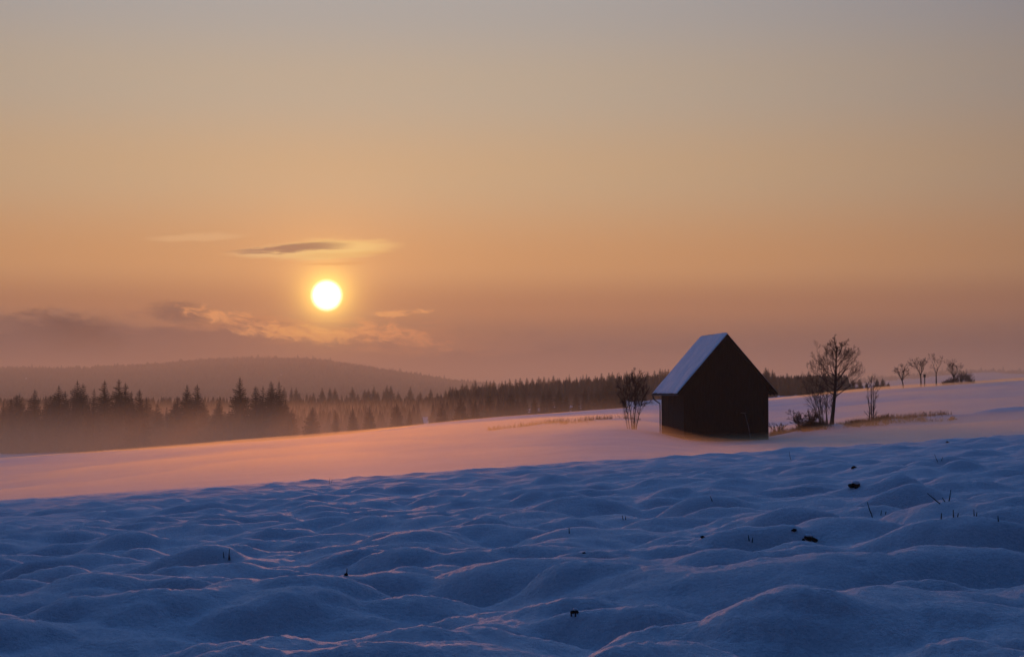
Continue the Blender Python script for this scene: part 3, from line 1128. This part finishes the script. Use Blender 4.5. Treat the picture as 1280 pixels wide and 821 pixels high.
ORD = ("first second third fourth fifth sixth seventh eighth ninth tenth eleventh twelfth thirteenth fourteenth fifteenth sixteenth "
       "seventeenth eighteenth nineteenth twentieth").split()
NEAR_L = [(5, 500, 1, .9), (14, 498, 3, 1), (25, 491, 0, 1.0), (44, 485, 0, 1.0), (58, 493, 3, 1), (74, 480, 1, 1.05), (82, 487, 4, .9), (97, 474, 1, 1.0), (104, 478, 0, 1.05),
          (118, 484, 3, .9), (131, 474, 2, .95), (149, 472, 2, .85), (157, 477, 4, .95), (165, 487, 3, .9), (175, 485, 4, .95), (184, 499, 1, 1)]
GN = "dark spruces of the near row at left"
for k, (u, v, kd, w) in enumerate(NEAR_L):
    spruce(u, v, 430 + srng.uniform(-12, 22), "dark spruce in the near row, %s treetop from the left edge" % ORD[k], GN, kd, w)
MID = [(197, 503, "low rounded spruce just right of the dark left row", 2, 1.1), (222, 494, "squat hazy spruce left of the twin pointed spruces", 2, 1.1),
       (234, 479, "left one of the twin pointed spruces in the haze", 1, 1.0), (247, 479, "right one of the twin pointed spruces in the haze", 4, 1.0),
       (275, 494, "faint short spruce between the twin spruces and the tall broad one", 3, 1.0), (300, 470, "tallest broad pointed spruce standing out left below the sun", 0, 1.05),
       (320, 481, "blunt spruce right beside the tallest broad spruce", 5, 1.1), (329, 481, "narrow spruce hugging the blunt one right of the tallest spruce", 3, 1.0),
       (339, 475, "bushy topped spruce in the clump right of the tallest spruce", 2, .9), (349, 475, "spruce with thin ragged top closing the clump below the sun", 3, 1.1)]
for (u, v, lb, kd, w) in MID:
    spruce(u, v, 450 + srng.uniform(-10, 15), lb, "hazy spruces left below the sun", kd, w)
LOWS = [(365, 510, "small pointed spruce directly left of the flat topped one"), (391, 507, "small flat topped spruce in the orange mist below the sun"), (420, 512, "thin small spruce fading into mist below the sun"),
        (441, 509, "small spruce right of the thin one in the orange mist"), (462, 507, "small dense spruce left of the sharp topped one in the mist"), (496, 503, "sharp topped spruce in the mist right below the sun"),
        (512, 509, "thin spruce next to the sharp topped one in the mist"), (553, 503, "dim spruce left of the darker stepped spruce"), (576, 495, "darker stepped spruce before the snowy clearing"), (594, 500, "low spruce right of the darker stepped spruce")]
for k, (u, v, lb) in enumerate(LOWS):
    spruce(u, v, 430 + srng.uniform(-10, 20), lb, "small spruces in the orange mist", [1, 5, 3, 1, 0, 1, 3, 4, 0, 2][k], 1.15)
FRONT = [(611, 489, 1), (624, 497, 0), (638, 486, 0), (647, 495, 2), (655, 490, 4), (668, 494, 0), (679, 489, 1), (687, 483, 1), (699, 485, 5), (708, 492, 0), (720, 491, 2), (731, 483, 1), (739, 488, 0),
         (747, 482, 0), (755, 478, 1), (763, 470, 0), (770, 474, 4), (778, 482, 2)]
for k, (u, v, kd) in enumerate(FRONT):
    spruce(u, v, 500 + srng.uniform(-25, 25), "misty spruce in the front row left of the barn, %s from its left end" % ORD[k], "front row of spruces left of the barn", kd, 1.1)
GAPL = "hazy spruce filling the thicket between the taller treetops at left"
for k in range(64):
    u = -12 + k * 6.0 + srng.uniform(-4, 4)
    lo = 500 if u < 190 else 506
    spruce(u, lo + srng.uniform(-8, 22), 470 + srng.uniform(-20, 40), GAPL, "thicket of lower spruces at left", None, 1.25)
# taller, fainter wood behind
for u in np.arange(340, 560, 6.0):
    spruce(u + srng.uniform(-3, 3), 484 + srng.uniform(-3, 9) + 2 * math.sin(u * 0.05), 1180 + srng.uniform(-40, 60), "faint spruce in the level treeline behind the small spruces",
           "level far treeline below the sun", None, 1.0)
for u in np.arange(562, 842, 4.6):
    v = np.interp(u, [562, 590, 600, 620, 680, 740, 800, 842], [480, 473, 477, 476, 471, 467, 464, 459])
    spruce(u + srng.uniform(-2.5, 2.5), v + srng.uniform(-2.5, 7), 1020 + srng.uniform(-50, 60), "faint spruce in the rising far treeline between the clearing and the barn",
           "rising far treeline left of the barn", None, 1.0)
for u in list(np.arange(842, 960, 9.0)) + list(np.arange(960, 1052, 5.0)):
    v = np.interp(u, [842, 955, 962, 975, 1000, 1030, 1052], [459, 459, 460, 464, 465, 463, 466])
    spruce(u + srng.uniform(-2, 2), v + srng.uniform(-2, 5), 620 + srng.uniform(-40, 40), "hazy spruce in the treeline showing right behind the barn", "treeline right behind the barn", None, 1.05)
spruce(957, 458, 560, "darkest spruce peeking out at the right roof edge of the barn", "treeline right behind the barn", 2, 1.0)
for k, (u, v) in enumerate(((1066, 474), (1075, 474), (1083, 477), (1096, 472), (1103, 472), (1110, 477))):
    spruce(u, v, 640, "small hazy spruce on the skyline between the slender young tree and the rise", "small spruces on the skyline right", 2, 1.3)

# wooded hills far behind
fr = np.random.RandomState(5)
Vt, Ft = [], []
cnt = 0


def far_cone(x, y, z, h, w, rot):
    b0 = len(Vt)
    n_ = 5
    for (zz_, rr_) in ((0.0, 1.0), (0.5, 0.62), (0.5, 0.42)):
        for k in range(n_):
            a = rot + k * 2 * math.pi / n_
            q = 1.0 + 0.35 * math.sin(k * 2.7 + rot * 5)
            Vt.append((x + w * rr_ * q * math.cos(a), y + w * rr_ * q * math.sin(a), z + h * zz_))
    Vt.append((x, y, z + h))
    for k in range(n_):
        k2 = (k + 1) % n_
        Ft.append((b0 + k, b0 + k2, b0 + n_ + k2, b0 + n_ + k))
        Ft.append((b0 + n_ + k, b0 + n_ + k2, b0 + 2 * n_ + k2, b0 + 2 * n_ + k))
        Ft.append((b0 + 2 * n_ + k, b0 + 2 * n_ + k2, b0 + 3 * n_))


NH = 36000
us = np.where(fr.rand(NH) < 0.72, fr.uniform(-140, 640, NH), fr.uniform(640, 1400, NH))
ds = fr.uniform(1080, 5200, NH)
xs_, ys_ = (us - 640) / F * ds, ds
zs_ = ground(xs_, ys_)
dn = fbm(xs_ * 0.004, ys_ * 0.004, 200, 3)
for k in range(NH):
    if us[k] > 620 and us[k] < 1090 and ds[k] < 4600:
        continue
    if dn[k] < -0.42 and ds[k] < 2000:
        continue
    if us[k] < 640 and ds[k] < 2600 or us[k] > 1060 and ds[k] < 4700:
        continue
    h = 14.0 * fr.uniform(0.8, 1.15) * (1.35 if fr.rand() < 0.05 else 1.0)
    far_cone(xs_[k], ys_[k], zs_[k] - 1, h, h * fr.uniform(0.45, 0.7), fr.rand() * 6)
n_v = 5200
uv_, dv_ = fr.uniform(-160, 640, n_v), fr.uniform(500, 1080, n_v)
xv_, yv_ = (uv_ - 640) / F * dv_, dv_
zv_ = ground(xv_, yv_)
for k in range(n_v):       # the valley floor behind the near trees
    if uv_[k] > 524 and uv_[k] < 541 and dv_[k] < 640:
        continue
    h = fr.uniform(5, 9)
    far_cone(xv_[k], yv_[k], zv_[k] - 1, h, h * fr.uniform(0.22, 0.34), fr.rand() * 6)
uv_, dv_ = fr.uniform(560, 1060, 1800), fr.uniform(640, 1050, 1800)
xv_, yv_ = (uv_ - 640) / F * dv_, dv_
zv_ = ground(xv_, yv_)
for k in range(1800):
    h = fr.uniform(6, 9) if uv_[k] > 850 else fr.uniform(8, 12)
    far_cone(xv_[k], yv_[k], zv_[k] - 1, h, h * fr.uniform(0.22, 0.34), fr.rand() * 6)
for k in range(1400):      # the crest itself
    u = fr.uniform(-120, 1400)
    d = fr.uniform(4880, 5120)
    x, y = (u - 640) / F * d, d
    h = fr.uniform(9, 19) * (1.5 if fr.rand() < 0.06 else 1.0)
    far_cone(x, y, gz(x, y) - 1, h, h * fr.uniform(0.2, 0.3), fr.rand() * 6)
fw = link("distant_woods", new_mesh("distant_woods", Vt, Ft, FARWOOD))
tag(fw, "spruce woods covering the far hills in the haze", None, None, 'stuff')


# ------------------------------------------------------------------ dead grass on the bank and at the field edge
def grass(name, label, areas, n_, hmin, hmax, seed, wdt=0.011):
    rg = random.Random(seed)
    Vg, Fg = [], []
    pts = []
    tries = 0
    while len(pts) < n_ and tries < n_ * 6:
        tries += 1
        u0, u1, d0, d1 = rg.choice(areas)
        u, d = rg.uniform(u0, u1), rg.uniform(d0, d1)
        x = (u - 640) / F * d
        if float(vnoise(np.array([x * 0.5]), np.array([d * 0.5]), seed)[0]) * 1.6 - 0.02 < rg.uniform(-0.3, 0.3):
            continue
        pts.append((x, d))
    g = ground(np.array([p[0] for p in pts]), np.array([p[1] for p in pts]))
    for (x, y), z in zip(pts, g):
        for q in range(rg.randint(3, 5)):
            h = hmin + (hmax - hmin) * rg.random() ** 2.2 * 1.5
            lx, ly = rg.gauss(0, .22) * h, rg.gauss(0, .22) * h
            bx, by = x + rg.gauss(0, .05), y + rg.gauss(0, .05)
            a = rg.random() * 3.14
            wx, wy = math.cos(a) * wdt, math.sin(a) * wdt
            b0 = len(Vg)
            Vg += [(bx - wx, by - wy, z - .05), (bx + wx, by + wy, z - .05), (bx + lx * .4 + wx * .7, by + ly * .4 + wy * .7, z + h * .6), (bx + lx * .4 - wx * .7, by + ly * .4 - wy * .7, z + h * .6),
                   (bx + lx, by + ly, z + h)]
            Fg += [(b0, b0 + 1, b0 + 2, b0 + 3), (b0 + 3, b0 + 2, b0 + 4)]
    o = link(name, new_mesh(name, Vg, Fg, GRASS))
    tag(o, label, None, None, 'stuff')


grass("dead_grass", "dark dead grass and weeds on the bank right of the barn", [(962, 1110, 117.5, 122.5), (1000, 1075, 117, 121), (962, 1230, 118.5, 122.5)], 3600, 0.10, 0.36, 4, 0.011)
grass("dead_grass", "thin line of weeds on the field left of the barn", [(640, 800, 148, 152), (700, 800, 147, 151), (610, 700, 150, 154)], 600, 0.12, 0.4, 6, 0.012)


# ------------------------------------------------------------------ stones, clods and stalks
def lump(mb, c, rx, ry, rz, seed, n1=9, n2=7):
    rg = random.Random(seed)
    vs, fs = [], []
    for i_ in range(n2 + 1):
        th_ = math.pi * i_ / n2
        for k in range(n1):
            a = 2 * math.pi * k / n1
            q = 1 + rg.uniform(-.28, .25)
            vs.append((c[0] + rx * q * math.sin(th_) * math.cos(a), c[1] + ry * q * math.sin(th_) * math.sin(a), c[2] + rz * (1 + rg.uniform(-.12, .12)) * math.cos(th_)))
    for i_ in range(n2):
        for k in range(n1):
            k2 = (k + 1) % n1
            fs.append((i_ * n1 + k, (i_ + 1) * n1 + k, (i_ + 1) * n1 + k2, i_ * n1 + k2))
    mb.add(vs, fs)


def clod(u, v, wpx, hpx, label, seed, far=None, name="earth_clod", cat="earth clod"):
    if far:
        x, y, z = at(u, far)
    else:
        x, y, z = hit(u, v)
    s = y / F
    mb = MB()
    rx, rz = wpx * s * 0.5, hpx * s * 0.5
    rg = random.Random(seed)
    lump(mb, (0, 0, -rz * 0.05), rx * 0.8, rx * 0.6, rz * 0.9, seed)
    for k in range(9):
        q = rg.uniform(.22, .5)
        lump(mb, (rg.uniform(-rx, rx), rg.uniform(-rx, 0.2 * rx), rz * rg.uniform(-.4, .35)), rx * q, rx * q * .8, rz * q, seed + k + 1, 7, 5)
    if wpx >= 9:
        o = empty(name, (x, y, z))
        link("earth", mb.mesh(name, EARTH), o)
        cp = MB()
        lump(cp, (0.1 * rx, 0.1 * rx, rz * 0.75), rx * 0.75, rx * 0.7, rz * 0.42, seed + 40, 11, 7)
        link("snow_cap", cp.mesh("clod_snow_cap", ROOF_SNOW, True), o)
    else:
        o = link(name, mb.mesh(name, EARTH), None, (x, y, z))
    tag(o, label, cat)


clod(1068, 607, 15, 11, "round dark earth clod on a snow hummock far right, the largest", 1)
clod(1009, 672, 15, 9, "dark bare clod in the hollow of a snow hummock below centre right", 2)
clod(991, 664, 6, 6, "tiny dark clod just left of the bare patch in the hummock", 3)
clod(718, 763, 9, 9, "dark tuft like clod low in the shaded hummock at bottom centre", 4)
clod(1066, 584, 6, 5, "small dark clod on the field edge above the largest clod", 5)
clod(1183, 553, 6, 4, "dark speck of earth on the field edge at right", 6)
clod(877, 670, 6, 4, "small dark fleck in the snow left of the bare hollow", 8)
clod(434, 717, 5, 6, "small dark clod on the shaded hummock left of bottom centre", 9)
clod(730, 690, 4, 3, "dark crumb on the snow in the middle distance", 10)
clod(1190, 516, 9, 8, "dark round boulder on top of the low bank at right", 7, 119.5, "boulder", "boulder")


def stalks(u, v, items, label, group=None):
    """items: (dx, dz, h) in pixels, tip offset and root offset"""
    x, y, z = hit(u, v)
    s = y / F
    mb = MB()
    for (rx, tx, tz) in items:
        p0 = Vector((rx * s, 0, -0.06))
        p1_ = Vector(((rx + tx) * s, random.uniform(-.03, .03), tz * s))
        mid = p0.lerp(p1_, 0.5) + Vector((0.1 * tx * s, 0, 0.08 * abs(tx) * s))
        mb.tube([p0, mid, p1_], [0.0075, 0.006, 0.0035], 5)
    o = link("dry_stalk", mb.mesh("dry_stalk", TWIG), None, (x, y, z))
    tag(o, label, "stalk", group)


GS = "dry stalks poking through the snow"
stalks(1180, 628, [(0, -23, 12)], "long dark stalk leaning left on the snow at far right", GS)
stalks(1184, 626, [(0, -9, 5), (-1, 4, 14)], "short forked stalk just right of the long leaning stalk", GS)
stalks(1089, 640, [(0, -7, 13)], "dark stalk leaning left on the snow below the largest clod", GS)
stalks(1098, 643, [(-8, -3, 4), (0, 2, 6), (6, 1, 5)], "three tiny stubble tips right of the leaning stalk", GS)
stalks(937, 676, [(0, -3, 7), (1, 1, 4)], "short dark stalk on a hummock left of the bare hollow", GS)
stalks(287, 698, [(-4, -2, 9), (0, 2, 13), (3, -1, 5)], "small tuft of dry stalks on the snow at left", GS)
stalks(434, 717, [(0, 1, 8)], "single thin dark stalk on the hummock left of centre", GS)
stalks(712, 666, [(0, -1, 7)], "thin stalk on the snow at picture centre", GS)
stalks(780, 648, [(0, -3, 5), (2, -1, 4)], "two short stalk tips on the snow right of centre", GS)
stalks(892, 626, [(0, -5, 6)], "short leaning stalk on the snow under the barn", GS)
stalks(988, 574, [(0, -2, 10)], "upright stalk at the field edge right under the barn", GS)
stalks(1172, 576, [(0, -5, 8), (2, 3, 5)], "forked stalk at the far field edge at right", GS)
stalks(1216, 644, [(0, 0, 8), (1, 1, 5)], "stubby upright stalk near the right picture edge", GS)
stalks(1246, 652, [(0, 0, 7)], "stubble tip nearest the right picture edge", GS)
stalks(1190, 645, [(0, -1, 9), (3, 2, 5), (-16, 0, 5)], "pale stubble tuft under the long leaning stalk", GS)
stalks(718, 768, [(-2, -3, 4), (1, 3, 5), (0, 1, 6)], "little tuft of stalks in the shaded hummock bottom centre", GS)
stalks(412, 604, [(0, 1, 8), (2, 2, 6)], "thin stalk pair on the left field edge against the pink mist", GS)
